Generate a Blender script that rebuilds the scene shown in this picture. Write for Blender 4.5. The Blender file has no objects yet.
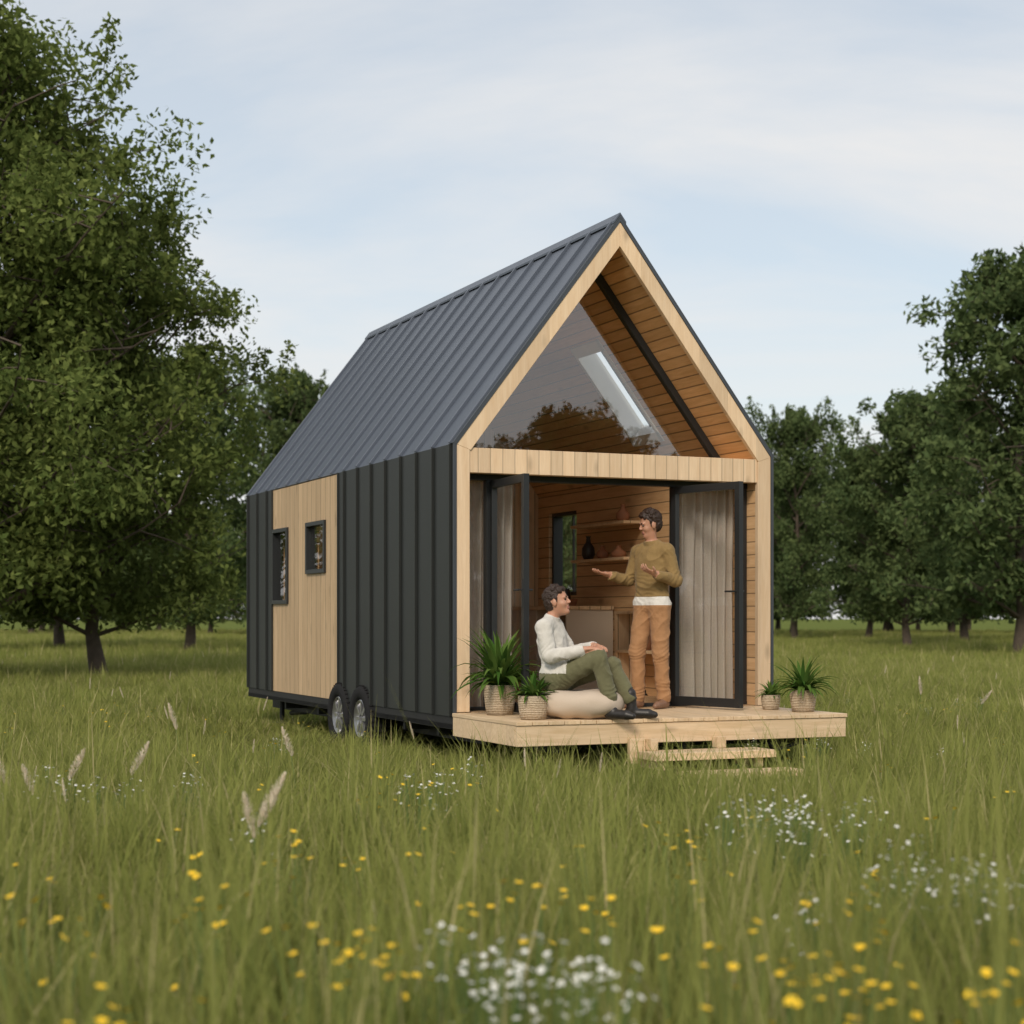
import bpy, math, random, numpy as np
from mathutils import Vector, Matrix, noise as mnoise
rnd=random.Random(7); rng=np.random.default_rng(7)
sc=bpy.context.scene
sc.view_settings.view_transform='Standard'; sc.view_settings.look='None'; sc.view_settings.exposure=0
A=math.radians(23.2); CA,SA=math.cos(A),math.sin(A)
HO=(-0.507,14.8); CAMZ=1.33; FPX=1723.0
HM=Matrix.Translation((HO[0],HO[1],0))@Matrix.Rotation(A,4,'Z')
# ---------------------------------------------------------------- materials
def newmat(name):
    m=bpy.data.materials.new(name); m.use_nodes=True; nt=m.node_tree; nt.nodes.clear()
    out=nt.nodes.new('ShaderNodeOutputMaterial'); return m,nt,out
def nd(nt,t,props=None,**ins):
    n=nt.nodes.new(t)
    if props:
        for k,v in props.items(): setattr(n,k,v)
    for k,v in ins.items():
        key=int(k[1:]) if k[0]=='i' and k[1:].isdigit() else k.replace('_',' ')
        s=n.inputs[key]
        if isinstance(v,bpy.types.NodeSocket): nt.links.new(v,s)
        else: s.default_value=v
    return n
def mth(nt,op,a,b=None,c=None):
    n=nt.nodes.new('ShaderNodeMath'); n.operation=op
    for i,v in enumerate((a,b,c)):
        if v is None: continue
        if isinstance(v,bpy.types.NodeSocket): nt.links.new(v,n.inputs[i])
        else: n.inputs[i].default_value=v
    return n.outputs[0]
def mixc(nt,f,a,b,mode='MIX'):
    n=nt.nodes.new('ShaderNodeMix'); n.data_type='RGBA'; n.blend_type=mode
    for i,v in ((0,f),(6,a),(7,b)):
        if isinstance(v,bpy.types.NodeSocket): nt.links.new(v,n.inputs[i])
        else: n.inputs[i].default_value=(*v,1) if (i>0 and len(v)==3) else v
    return n.outputs[2]
def plain(name,col,rough=.6,metal=0,var=.15,scale=20,bump=0,spec=.5):
    m,nt,out=newmat(name)
    tc=nd(nt,'ShaderNodeTexCoord')
    no=nd(nt,'ShaderNodeTexNoise',Vector=tc.outputs['Object'],Scale=scale,Detail=5.0)
    f=mth(nt,'MULTIPLY_ADD',no.outputs[0],2*var,1-var)
    c=nd(nt,'ShaderNodeVectorMath',{'operation':'SCALE'},i0=col); nt.links.new(f,c.inputs['Scale'])
    b=nd(nt,'ShaderNodeBsdfPrincipled',Base_Color=c.outputs[0],Roughness=rough,Metallic=metal)
    b.inputs['Specular IOR Level'].default_value=spec
    if bump:
        bp=nd(nt,'ShaderNodeBump',Height=no.outputs[0],Strength=bump,Distance=.02); nt.links.new(bp.outputs[0],b.inputs['Normal'])
    nt.links.new(b.outputs[0],out.inputs[0]); return m
def wood(name,c1,c2,grain='Z',board='X',bw=.14,groove=1.0,rough=.55,off=0.0):
    m,nt,out=newmat(name)
    tc=nd(nt,'ShaderNodeTexCoord'); sx=nd(nt,'ShaderNodeSeparateXYZ',Vector=tc.outputs['Object'])
    bc=mth(nt,'DIVIDE',mth(nt,'ADD',sx.outputs[board],off+10*bw),bw)
    fl=mth(nt,'FLOOR',bc); fr=mth(nt,'FRACT',bc)
    wn=nd(nt,'ShaderNodeTexWhiteNoise',{'noise_dimensions':'1D'},W=fl)
    sh=nd(nt,'ShaderNodeCombineXYZ',X=mth(nt,'MULTIPLY',fl,1.73),Y=mth(nt,'MULTIPLY',fl,2.31),Z=mth(nt,'MULTIPLY',fl,3.17))
    ad=nd(nt,'ShaderNodeVectorMath',{'operation':'ADD'},i0=tc.outputs['Object'],i1=sh.outputs[0])
    s={'X':(1.2,16,16),'Y':(16,1.2,16),'Z':(16,16,1.2)}[grain]
    mp=nd(nt,'ShaderNodeMapping',Vector=ad.outputs[0],Scale=s)
    n1=nd(nt,'ShaderNodeTexNoise',Vector=mp.outputs[0],Scale=1.6,Detail=7.0,Roughness=.6,Distortion=.6)
    n2=nd(nt,'ShaderNodeTexNoise',Vector=mp.outputs[0],Scale=7.0,Detail=3.0)
    s2={'X':(3,8,8),'Y':(8,3,8),'Z':(8,8,3)}[grain]
    mp2=nd(nt,'ShaderNodeMapping',Vector=ad.outputs[0],Scale=s2)
    vo=nd(nt,'ShaderNodeTexVoronoi',Vector=mp2.outputs[0],Scale=.55)
    kn=nd(nt,'ShaderNodeMapRange',Value=vo.outputs['Distance'],i1=.05,i2=.17,i3=1.0,i4=0.0)
    fac=nd(nt,'ShaderNodeMapRange',Value=n1.outputs[0],i1=.32,i2=.68,i3=0.0,i4=1.0)
    col=mixc(nt,fac.outputs[0],c1,c2)
    col=mixc(nt,mth(nt,'MULTIPLY',kn.outputs[0],.5),col,tuple(v*.4 for v in c2))
    br=mth(nt,'ADD',mth(nt,'MULTIPLY',wn.outputs['Value'],.22),.89)
    br=mth(nt,'MULTIPLY',br,mth(nt,'ADD',mth(nt,'MULTIPLY',n2.outputs[0],.16),.92))
    ed=mth(nt,'MINIMUM',fr,mth(nt,'SUBTRACT',1.0,fr))
    gm=nd(nt,'ShaderNodeMapRange',Value=ed,i1=.006/bw*.5,i2=.014/bw*.5,i3=1.0,i4=0.0)
    gv=mth(nt,'SUBTRACT',1.0,mth(nt,'MULTIPLY',gm.outputs[0],.62*groove))
    br=mth(nt,'MULTIPLY',br,gv)
    sc_=nd(nt,'ShaderNodeVectorMath',{'operation':'SCALE'},i0=col); nt.links.new(br,sc_.inputs['Scale'])
    b=nd(nt,'ShaderNodeBsdfPrincipled',Base_Color=sc_.outputs[0],Roughness=rough)
    b.inputs['Specular IOR Level'].default_value=.35
    h=mth(nt,'ADD',mth(nt,'MULTIPLY',n1.outputs[0],.15),gv)
    bp=nd(nt,'ShaderNodeBump',Height=h,Strength=.5,Distance=.006); nt.links.new(bp.outputs[0],b.inputs['Normal'])
    nt.links.new(b.outputs[0],out.inputs[0]); return m
def glassmat(name,base=.08,tint=(1,1,1)):
    m,nt,out=newmat(name)
    ge=nd(nt,'ShaderNodeNewGeometry'); dt=nd(nt,'ShaderNodeVectorMath',{'operation':'DOT_PRODUCT'},i0=ge.outputs['Normal'],i1=ge.outputs['Incoming'])
    cs=mth(nt,'ABSOLUTE',dt.outputs['Value']); sch=mth(nt,'POWER',mth(nt,'SUBTRACT',1.0,cs),5.0)
    f=mth(nt,'MULTIPLY_ADD',sch,1.0-base,base)
    tc=nd(nt,'ShaderNodeTexCoord')
    no=nd(nt,'ShaderNodeTexNoise',Vector=tc.outputs['Object'],Scale=.9,Detail=1.0)
    bp=nd(nt,'ShaderNodeBump',Height=no.outputs[0],Strength=.12,Distance=.02)
    t=nd(nt,'ShaderNodeBsdfTransparent',Color=(*tint,1)); g=nd(nt,'ShaderNodeBsdfGlossy',Color=(1,1,1,1),Roughness=.0)
    nt.links.new(bp.outputs[0],g.inputs['Normal'])
    mx=nd(nt,'ShaderNodeMixShader',i0=f,i1=t.outputs[0],i2=g.outputs[0]); nt.links.new(mx.outputs[0],out.inputs[0]); return m
def fabric(name,col,tr=.4,scale=60):
    m,nt,out=newmat(name)
    tc=nd(nt,'ShaderNodeTexCoord'); no=nd(nt,'ShaderNodeTexNoise',Vector=tc.outputs['Object'],Scale=float(scale),Detail=4.0)
    c=mixc(nt,no.outputs[0],tuple(v*.85 for v in col),tuple(min(1,v*1.1) for v in col))
    d=nd(nt,'ShaderNodeBsdfDiffuse',Color=c); t=nd(nt,'ShaderNodeBsdfTranslucent',Color=c)
    mx=nd(nt,'ShaderNodeMixShader',i0=tr,i1=d.outputs[0],i2=t.outputs[0]); nt.links.new(mx.outputs[0],out.inputs[0]); return m
def leafmat(name,ca,cb,cc=None,tr=.35,tipyellow=0.0,orand=.35):
    m,nt,out=newmat(name)
    at=nd(nt,'ShaderNodeAttribute',{'attribute_name':'bc'}); sx=nd(nt,'ShaderNodeSeparateColor',Color=at.outputs['Color'])
    oi=nd(nt,'ShaderNodeObjectInfo')
    c=mixc(nt,sx.outputs[0],ca,cb)
    if cc: 
        f=nd(nt,'ShaderNodeMapRange',Value=sx.outputs[2],i1=.84,i2=.96,i3=0.0,i4=1.0); c=mixc(nt,f.outputs[0],c,cc)
    if tipyellow: c=mixc(nt,mth(nt,'MULTIPLY',mth(nt,'POWER',sx.outputs[1],1.5),tipyellow),c,(.40,.38,.11))
    s_=nd(nt,'ShaderNodeVectorMath',{'operation':'SCALE'},i0=c); nt.links.new(mth(nt,'MULTIPLY_ADD',oi.outputs['Random'],orand,1-orand/2),s_.inputs['Scale']); c=s_.outputs[0]
    d=nd(nt,'ShaderNodeBsdfDiffuse',Color=c); t=nd(nt,'ShaderNodeBsdfTranslucent',Color=c)
    mx=nd(nt,'ShaderNodeMixShader',i0=tr,i1=d.outputs[0],i2=t.outputs[0])
    nt.links.new(mx.outputs[0],out.inputs[0]); return m
PINE1=(.80,.61,.415)
M_front=wood('pine_trim',PINE1,(.70,.50,.315),'Z','X',.30,groove=0)
M_beam=wood('pine_beam',PINE1,(.70,.50,.315),'Z','X',.115,groove=.55)
M_clad=wood('pine_cladding',(.60,.43,.265),(.48,.33,.19),'Z','Y',.17)
M_soff=wood('soffit_boards',(.78,.50,.26),(.64,.38,.17),'Y','Z',.085)
M_wallH=wood('interior_boards',(.80,.53,.29),(.66,.40,.20),'Y','Z',.12)
M_part=wood('partition_boards',(.80,.60,.38),(.66,.46,.27),'Z','X',.13)
M_floor=wood('floor_boards',(.60,.42,.25),(.48,.31,.17),'Y','X',.12)
M_deck=wood('deck_boards',(.76,.58,.39),(.62,.45,.27),'Y','X',.1405,groove=0)
M_step=wood('step_timber',(.76,.58,.39),(.62,.45,.27),'X','Y',.3,groove=0)
M_roof=plain('roof_metal',(.120,.140,.178),.42,.4,.10,3)
M_wall=plain('wall_metal',(.023,.026,.025),.5,.15,.12,3)
M_trim=plain('trim_metal',(.08,.09,.105),.4,.4,.1,5)
M_black=plain('black_frame',(.022,.024,.026),.4,.1,.1,8)
M_chas=plain('chassis_steel',(.018,.018,.02),.6,.2,.2,8)
M_glass=glassmat('pane_glass',.07); M_gable=glassmat('gable_glass',.17,(.97,.98,.98))
M_curt=fabric('curtain_linen',(.72,.67,.60),.5)
M_tire=plain('tire_rubber',(.018,.018,.019),.9,0,.2,15,.2,.2)
M_rim=plain('rim_alloy',(.48,.48,.50),.3,.85,.1,5)
M_cab=plain('cabinet_paint',(.62,.54,.44),.55,0,.06,4)
M_dark=plain('dark_ceramic',(.03,.028,.026),.35,0,.2,10)
M_white=plain('white_frame',(.80,.79,.77),.5,0,.05,5)
M_clay=plain('clay',(.38,.17,.09),.7,0,.2,10)
# ---------------------------------------------------------------- mesh helpers
def quadmesh(name,V,F,mats=(),midx=None,smooth=False,attr=None):
    V=np.asarray(V,dtype=np.float32); F=np.asarray(F,dtype=np.int32)
    me=bpy.data.meshes.new(name); me.vertices.add(len(V)); me.vertices.foreach_set('co',V.ravel())
    me.loops.add(F.size); me.loops.foreach_set('vertex_index',F.ravel())
    me.polygons.add(len(F)); me.polygons.foreach_set('loop_start',np.arange(0,F.size,4,dtype=np.int32))
    try: me.polygons.foreach_set('loop_total',np.full(len(F),4,dtype=np.int32))
    except Exception: pass
    for m in mats: me.materials.append(m)
    if midx is not None: me.polygons.foreach_set('material_index',np.asarray(midx,dtype=np.int32))
    sm=np.full(len(F),bool(smooth)) if not isinstance(smooth,np.ndarray) else smooth
    me.polygons.foreach_set('use_smooth',sm)
    if attr is not None:
        a=me.attributes.new('bc','FLOAT_COLOR','POINT'); c=np.ones((len(V),4),dtype=np.float32); c[:,:3]=attr; a.data.foreach_set('color',c.ravel())
    me.update(calc_edges=True); return me
def addobj(name,me,parent=None,M=None,coll=None):
    o=bpy.data.objects.new(name,me); (coll or sc.collection).objects.link(o)
    if parent is not None: o.parent=parent
    if M is not None: o.matrix_local=M
    return o
def empty(name,M=Matrix.Identity(4)):
    o=bpy.data.objects.new(name,None); sc.collection.objects.link(o); o.matrix_world=M; o.empty_display_size=.2; return o
class MB:
    def __init__(s): s.V=[];s.F=[];s.m=[];s.sm=[]
    def add(s,V,F,mi=0,sm=False):
        b=len(s.V); s.V+= [tuple(v) for v in V]; s.F+=[tuple(i+b for i in f) for f in F]; s.m+=[mi]*len(F); s.sm+=[sm]*len(F)
    def box(s,x0,x1,y0,y1,z0,z1,mi=0,M=None):
        V=[Vector(p) for p in ((x0,y0,z0),(x1,y0,z0),(x1,y1,z0),(x0,y1,z0),(x0,y0,z1),(x1,y0,z1),(x1,y1,z1),(x0,y1,z1))]
        if M is not None: V=[M@v for v in V]
        s.add(V,[(0,3,2,1),(4,5,6,7),(0,1,5,4),(1,2,6,5),(2,3,7,6),(3,0,4,7)],mi)
    def prism(s,poly,y0,y1,mi=0):   # poly in xz
        n=len(poly); V=[(x,y0,z) for x,z in poly]+[(x,y1,z) for x,z in poly]
        s.add(V,[tuple(range(n)),tuple(range(2*n-1,n-1,-1))]+[(i,i+n,(i+1)%n+n,(i+1)%n) for i in range(n)],mi)
    def tube(s,pts,rad,n=8,mi=0,sm=True):
        V,F=tube(pts,rad,n); s.add(V,F,mi,sm)
        s.add([V[i] for i in range(n)],[tuple(range(n))[::-1]],mi); s.add([V[len(V)-n+i] for i in range(n)],[tuple(range(n))],mi)
    def lathe(s,prof,c,n=28,mi=0,M=None,sm=True):
        V=[];F=[]
        for r,h in prof:
            for i in range(n):
                a=2*math.pi*i/n; v=Vector((r*math.cos(a),r*math.sin(a),h)); v=(M@v if M else v)+Vector(c); V.append(v)
        for j in range(len(prof)-1):
            for i in range(n): F.append((j*n+i,j*n+(i+1)%n,(j+1)*n+(i+1)%n,(j+1)*n+i))
        s.add(V,F,mi,sm)
    def obj(s,name,mats,parent=None,bevel=0,M=None):
        me=bpy.data.meshes.new(name); me.from_pydata(s.V,[],s.F)
        for m in (mats if isinstance(mats,(list,tuple)) else [mats]): me.materials.append(m)
        me.polygons.foreach_set('material_index',s.m); me.polygons.foreach_set('use_smooth',s.sm); me.update()
        o=addobj(name,me,parent,M)
        if bevel:
            b=o.modifiers.new('bevel','BEVEL'); b.width=bevel; b.segments=2; b.limit_method='ANGLE'
        return o
def tube(pts,rad,n=8):
    V=[];F=[]; pts=[Vector(p) for p in pts]; up=Vector((.3,.9,.1)).normalized()
    for i,p in enumerate(pts):
        d=(pts[min(i+1,len(pts)-1)]-pts[max(i-1,0)]).normalized()
        a=d.cross(up); a=a.normalized() if a.length>1e-4 else d.cross(Vector((1,0,0))).normalized()
        b=d.cross(a)
        for k in range(n):
            t=2*math.pi*k/n; V.append(p+(a*math.cos(t)+b*math.sin(t))*rad[i])
    for i in range(len(pts)-1):
        for k in range(n): F.append((i*n+k,i*n+(k+1)%n,(i+1)*n+(k+1)%n,(i+1)*n+k))
    return V,F
def gridsolid(mb,fn,u0,u1,v0,v1,w0,w1,holes=(),mi=0):
    cu=lambda q:max(u0,min(u1,q)); cv_=lambda q:max(v0,min(v1,q))
    us=sorted({u0,u1,*[cu(h[0]) for h in holes],*[cu(h[1]) for h in holes]}); vs=sorted({v0,v1,*[cv_(h[2]) for h in holes],*[cv_(h[3]) for h in holes]})
    def solid(i,j):
        if i<0 or j<0 or i>=len(us)-1 or j>=len(vs)-1: return False
        uc=(us[i]+us[i+1])/2; vc=(vs[j]+vs[j+1])/2
        return not any(h[0]<uc<h[1] and h[2]<vc<h[3] for h in holes)
    idx={};V=[];F=[]
    def g(i,j,k):
        if (i,j,k) not in idx: idx[(i,j,k)]=len(V); V.append(fn(us[i],vs[j],(w0,w1)[k]))
        return idx[(i,j,k)]
    for i in range(len(us)-1):
        for j in range(len(vs)-1):
            if not solid(i,j): continue
            F.append((g(i,j,0),g(i+1,j,0),g(i+1,j+1,0),g(i,j+1,0))); F.append((g(i,j,1),g(i,j+1,1),g(i+1,j+1,1),g(i+1,j,1)))
            if not solid(i-1,j): F.append((g(i,j,0),g(i,j+1,0),g(i,j+1,1),g(i,j,1)))
            if not solid(i+1,j): F.append((g(i+1,j,0),g(i+1,j,1),g(i+1,j+1,1),g(i+1,j+1,0)))
            if not solid(i,j-1): F.append((g(i,j,0),g(i,j,1),g(i+1,j,1),g(i+1,j,0)))
            if not solid(i,j+1): F.append((g(i,j+1,0),g(i+1,j+1,0),g(i+1,j+1,1),g(i,j+1,1)))
    mb.add(V,F,mi)
# ---------------------------------------------------------------- house
W=3.18; ZF=.52; ZE=2.83; ZR=4.91; L=7.0; SL=(ZR-ZE)/(W/2); CP=math.cos(math.atan(SL))
def ztop(x,t): x=min(x,W-x); return ZE+SL*x-t/CP
def fL(u,v,t): z=v if v<ZE-1e-6 else ztop(t,t); return (t,u,z)
def fR(u,v,t): p=fL(u,v,t); return (W-p[0],p[1],p[2])
def fSL(u,v,t): # v 0..1 from eave to ridge
    x=t+(W/2-t)*v; return (x,u,ztop(x,t))
def fSR(u,v,t): p=fSL(u,v,t); return (W-p[0],p[1],p[2])
def vx(x,t=.14): xx=W-x; return (xx-t)/(W/2-t)
house=empty('tiny_house',HM)
wl=[(3.72,4.42,1.81,2.37),(5.16,5.80,1.49,2.36)]; wr=[(3.94,4.70,1.59,2.56)]
sky_h=[(1.38,2.02,vx(2.80),vx(2.06))]
mb=MB(); gridsolid(mb,fL,.0,L,ZF-.04,ZE,0,.03,[(3.27,5.82,0,3)]); gridsolid(mb,fR,0,L,ZF-.04,ZE,0,.03,wr); mb.obj('wall_skin',M_wall,house)
mb=MB(); gridsolid(mb,fSL,0,L,0,1,0,.03); gridsolid(mb,fSR,0,L,0,1,0,.03,sky_h); mb.obj('roof_skin',M_roof,house)
mb=MB(); gridsolid(mb,fL,3.272,5.818,ZF-.04,ZE-.012,.006,.034,wl); mb.obj('side_cladding',M_clad,house,.002)
mb=MB(); gridsolid(mb,fL,.03,L-.04,ZF,ZE,.036,.14,wl); gridsolid(mb,fR,.03,L-.04,ZF,ZE,.036,.14,wr); mb.obj('wall_lining',M_wallH,house)
mb=MB(); gridsolid(mb,fSL,.03,L-.04,0,1,.036,.14); gridsolid(mb,fSR,.03,L-.04,0,1,.036,.14,sky_h); mb.obj('ceiling_boards',M_soff,house)
# standing seams
mb=MB()
y=.04
while y<L:
    for f in (fSL,fSR):
        a=[f(y-.009,v,t) for v in (0.0,.995) for t in (-.030,.001)]; b=[f(y+.009,v,t) for v in (0.0,.995) for t in (-.030,.001)]
        V=a+b; mb.add(V,[(0,2,3,1),(4,5,7,6),(0,4,6,2),(1,3,7,5),(0,1,5,4),(2,6,7,3)])
    y+=.43
mb.obj('roof_seams',M_roof,house,.003)
mb=MB(); y=.04
while y<L:
    if not 3.2<y<5.85: mb.box(-.026,.001,y-.009,y+.009,ZF-.04,ZE+.0)
    mb.box(W-.001,W+.026,y-.009,y+.009,ZF-.04,ZE)
    y+=.43
for yy in (3.262,5.828): mb.box(-.018,.03,yy-.008,yy+.008,ZF-.04,ZE)
mb.obj('wall_seams',M_wall,house,.003)
# ridge cap + eave trims + verge
mb=MB()
for s in (1,-1):
    mb.prism([(W/2,ZR+.045),(W/2,ZR+.025),(W/2+s*.06,ZR+.025-SL*.06),(W/2+s*.06,ZR+.045-SL*.06)][::s],-.033,L+.02)
mb.obj('ridge_cap',M_roof,house)
mb=MB()
gridsolid(mb,fSL,-.035,.03,0,1,-.012,.0); gridsolid(mb,fSR,-.035,.03,0,1,-.012,0)
gridsolid(mb,fSL,-.035,-.004,0,1,.001,.022); gridsolid(mb,fSR,-.035,-.004,0,1,.001,.022)
gridsolid(mb,fL,-.033,-.004,ZF-.04,ZE,-.004,.022); gridsolid(mb,fR,-.033,-.004,ZF-.04,ZE,-.004,.022)
mb.obj('verge_trim',M_trim,house)
# front timber frame
mb=MB()
gridsolid(mb,fSL,-.028,.026,0,1,.024,.155); gridsolid(mb,fSR,-.028,.026,0,1,.024,.155)
gridsolid(mb,fL,-.026,.026,ZF,ZE,.024,.145); gridsolid(mb,fR,-.026,.026,ZF,ZE,.024,.160)
mb.obj('front_frame',M_front,house,.003)
mb=MB(); mb.box(.146,W-.161,-.012,.10,2.585,2.80); mb.obj('front_beam',M_beam,house,.003)
mb=MB(); mb.box(.142,W-.142,.102,.70,2.74,2.795); mb.obj('porch_ceiling',M_soff,house)
# gable window
mb=MB()
def tri(t,base):
    k=(base-(ZE-t/CP))/SL; return [(k,base),(W-k,base),(W/2,ztop(W/2,t))]
o3=tri(.142,2.797); i3=tri(.205,2.85)
for a,b in ((0,1),(1,2),(2,0)): mb.prism([o3[a],o3[b],i3[b],i3[a]],.58,.65)
mb.obj('gable_window_frame',M_black,house,.002)
g3=tri(.19,2.84); mb=MB(); mb.add([(x,.615,z) for x,z in g3],[(0,1,2)]); mb.obj('gable_window_glass',M_gable,house)
# door wall frame
mb=MB()
for x0,x1 in ((.142,.185),(.395,.445),(2.255,2.305),(2.99,3.036)): mb.box(x0,x1,.20,.28,ZF,2.54)
mb.box(.142,3.036,.19,.29,2.54,2.70); mb.box(.142,3.036,.195,.285,ZF,ZF+.03)
mb.obj('door_frame',M_black,house,.002)
mb=MB()
for x0,x1 in ((.18,.40),(2.30,2.995)): mb.add([(x0,.24,ZF+.02),(x1,.24,ZF+.02),(x1,.24,2.55),(x0,.24,2.55)],[(0,1,2,3)])
mb.obj('sidelight_glass',M_glass,house)
def door(name,h,f):
    h=Vector((*h,0));f=Vector((*f,0)); d=(f-h); w=d.length; d.normalize(); n=Vector((-d.y,d.x,0))
    M=Matrix(((d.x,n.x,0,h.x),(d.y,n.y,0,h.y),(0,0,1,0),(0,0,0,1)))
    z0,z1=ZF+.015,2.535; a=MB()
    a.box(0,.06,-.025,.025,z0,z1); a.box(w-.06,w,-.025,.025,z0,z1); a.box(.06,w-.06,-.023,.023,z0,z0+.08); a.box(.06,w-.06,-.023,.023,z1-.065,z1)
    for s in (1,-1):
        a.box(w-.045,w-.015,s*.026-.004,s*.026+.004,z0+.88,z0+1.12)
        a.tube([(w-.03,s*.028,z0+1.03),(w-.03,s*.06,z0+1.03),(w-.14,s*.06,z0+1.03)],[.009]*3,8)
    a.obj(name+'_frame',M_black,house,.002,M)
    g=MB(); g.add([(.055,0,z0+.07),(w-.055,0,z0+.07),(w-.055,0,z1-.06),(.055,0,z1-.06)],[(0,1,2,3)]); g.obj(name+'_glass',M_glass,house,0,M)
door('door_leaf_a',(.45,.20),(.40,-.66)); door('door_leaf_b',(2.25,.20),(2.47,-.65))
def curtain(name,x0,x1,y,z0,z1,folds):
    n=int(folds*12); V=[];F=[]
    for j in range(7):
        z=z0+(z1-z0)*j/6
        for i in range(n+1):
            u=i/n; a=.034*(1-.25*j/6)*(1+.4*math.sin(u*17)); V.append((x0+(x1-x0)*(u+.012*math.sin(u*23)),y+a*math.sin(u*folds*6.283+.4*math.sin(j*.7)+1.2*math.sin(u*9))+.008*math.sin(u*31+j),z))
    for j in range(6):
        for i in range(n): F.append((j*(n+1)+i,j*(n+1)+i+1,(j+1)*(n+1)+i+1,(j+1)*(n+1)+i))
    addobj(name,quadmesh(name,V,F,[M_curt],smooth=True),house)
curtain('curtain_a',.17,.72,.37,ZF+.02,2.60,7); curtain('curtain_b',2.30,3.0,.37,ZF+.02,2.60,8)
# skylight and windows
mb=MB()
u0,u1,v0,v1=sky_h[0]
for uu in ((u0,u0+.05,v0,v1),(u1-.05,u1,v0,v1),(u0,u1,v0,v0+.05),(u0,u1,v1-.05,v1)): 
    gridsolid(mb,fSR,uu[0]+.001,uu[1]-.001,uu[2]+.001,uu[3]-.001,-.05,.155)
mb.obj('skylight_frame',M_white,house)
mb=MB(); mb.add([fSR(u0+.02,v0+.02,-.02),fSR(u1-.02,v0+.02,-.02),fSR(u1-.02,v1-.02,-.02),fSR(u0+.02,v1-.02,-.02)],[(0,1,2,3)]); mb.obj('skylight_glass',M_glass,house)
mb=MB(); gb=MB()
for side,hs in ((0,wl),(1,wr)):
    for (a,b,c,d) in hs:
        def X(t): return t if side==0 else W-t
        for q in ((a,b,c-.0,c+.045),(a,b,d-.045,d),(a,a+.045,c+.045,d-.045),(b-.045,b,c+.045,d-.045)):
            mb.box(min(X(-.02),X(.10)),max(X(-.02),X(.10)),q[0],q[1],q[2],q[3])
        gb.add([(X(.03),a+.04,c+.04),(X(.03),b-.04,c+.04),(X(.03),b-.04,d-.04),(X(.03),a+.04,d-.04)],[(0,1,2,3)])
mb.obj('side_window_frames',M_black,house,.002); gb.obj('side_window_glass',glassmat('side_glass',.04),house)
# back wall, partition, floor
mb=MB(); mb.prism([(.002,ZF-.04),(W-.002,ZF-.04),(W-.002,ZE),(W/2,ZR-.003),(.002,ZE)],L-.038,L-.002); mb.obj('back_wall',M_wall,house)
mb=MB(); mb.prism([(.143,ZF),(W-.143,ZF),(W-.143,ztop(.143,.143)),(W/2,ztop(W/2,.143)),(.143,ztop(.143,.143))],5.0,5.06); mb.obj('partition_wall',M_part,house)
mb=MB(); mb.box(.036,W-.036,.0,L-.04,ZF-.10,ZF-.002); mb.obj('floor',M_floor,house)
# chassis
mb=MB(); mb.box(.012,W-.012,.02,L-.01,ZF-.15,ZF-.102)
for x in (.35,W-.43): mb.box(x,x+.08,.1,L+.1,ZF-.30,ZF-.152)
for yy in (.6,1.5,2.9,4.3,5.6): mb.box(.1,W-.1,yy,yy+.06,ZF-.24,ZF-.154)
mb.box(1.2,2.9,-.6,-.52,.22,.28); mb.tube([(2.75,-.9,.36),(2.6,-1.0,.2),(2.3,-1.0,.16)],[.03,.03,.025])
mb.tube([(.45,5.9,.22),(.45,6.6,.17),(.6,6.95,.2)],[.03,.03,.03]); mb.tube([(.25,6.3,.36),(.25,6.3,.08)],[.03,.03]); mb.box(.15,.35,6.2,6.4,.06,.08)
mb.box(.012,.034,.02,L-.02,ZF-.152,ZF-.042)
for k in (.35,1.5,2.7): mb.box(k,k+.06,-1.3,.4,ZF-.27,ZF-.205)
mb.tube([(2.3,-1.25,ZF-.22),(2.45,-1.28,.22),(2.65,-1.25,.26),(2.72,-1.22,ZF-.21)],[.018]*4)
mb.obj('trailer_chassis',M_chas,house,.004)
for nm,yy,sx_ in (('wheel_a',2.48,.06),('wheel_b',3.20,.06),('wheel_c',2.48,W-.06),('wheel_d',3.20,W-.06)):
    a=MB(); s=-1 if sx_<1 else 1
    R=Matrix.Rotation(s*math.pi/2,4,'Y'); c=(sx_,yy,.33)
    a.lathe([(.20,-.10),(.30,-.105),(.325,-.08),(.33,0),(.325,.08),(.30,.105),(.215,.10),(.19,.05)],c,36,0,R)
    a.lathe([(.195,.07),(.185,.088),(.17,.045),(.06,.03),(.05,.06),(.001,.06)],c,36,1,R)
    for k in range(8):
        T=Matrix.Translation(c)@R@Matrix.Rotation(k*math.pi/4,4,'Z'); a.box(.045,.175,-.016,.016,.04,.078,1,T)
    for k in range(40):
        T=Matrix.Translation(c)@R@Matrix.Rotation(k*math.pi/20,4,'Z'); a.box(.328,.337,-.012,.008,-.085,.085,0,T)
    a.obj(nm,[M_tire,M_rim],house)
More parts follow.
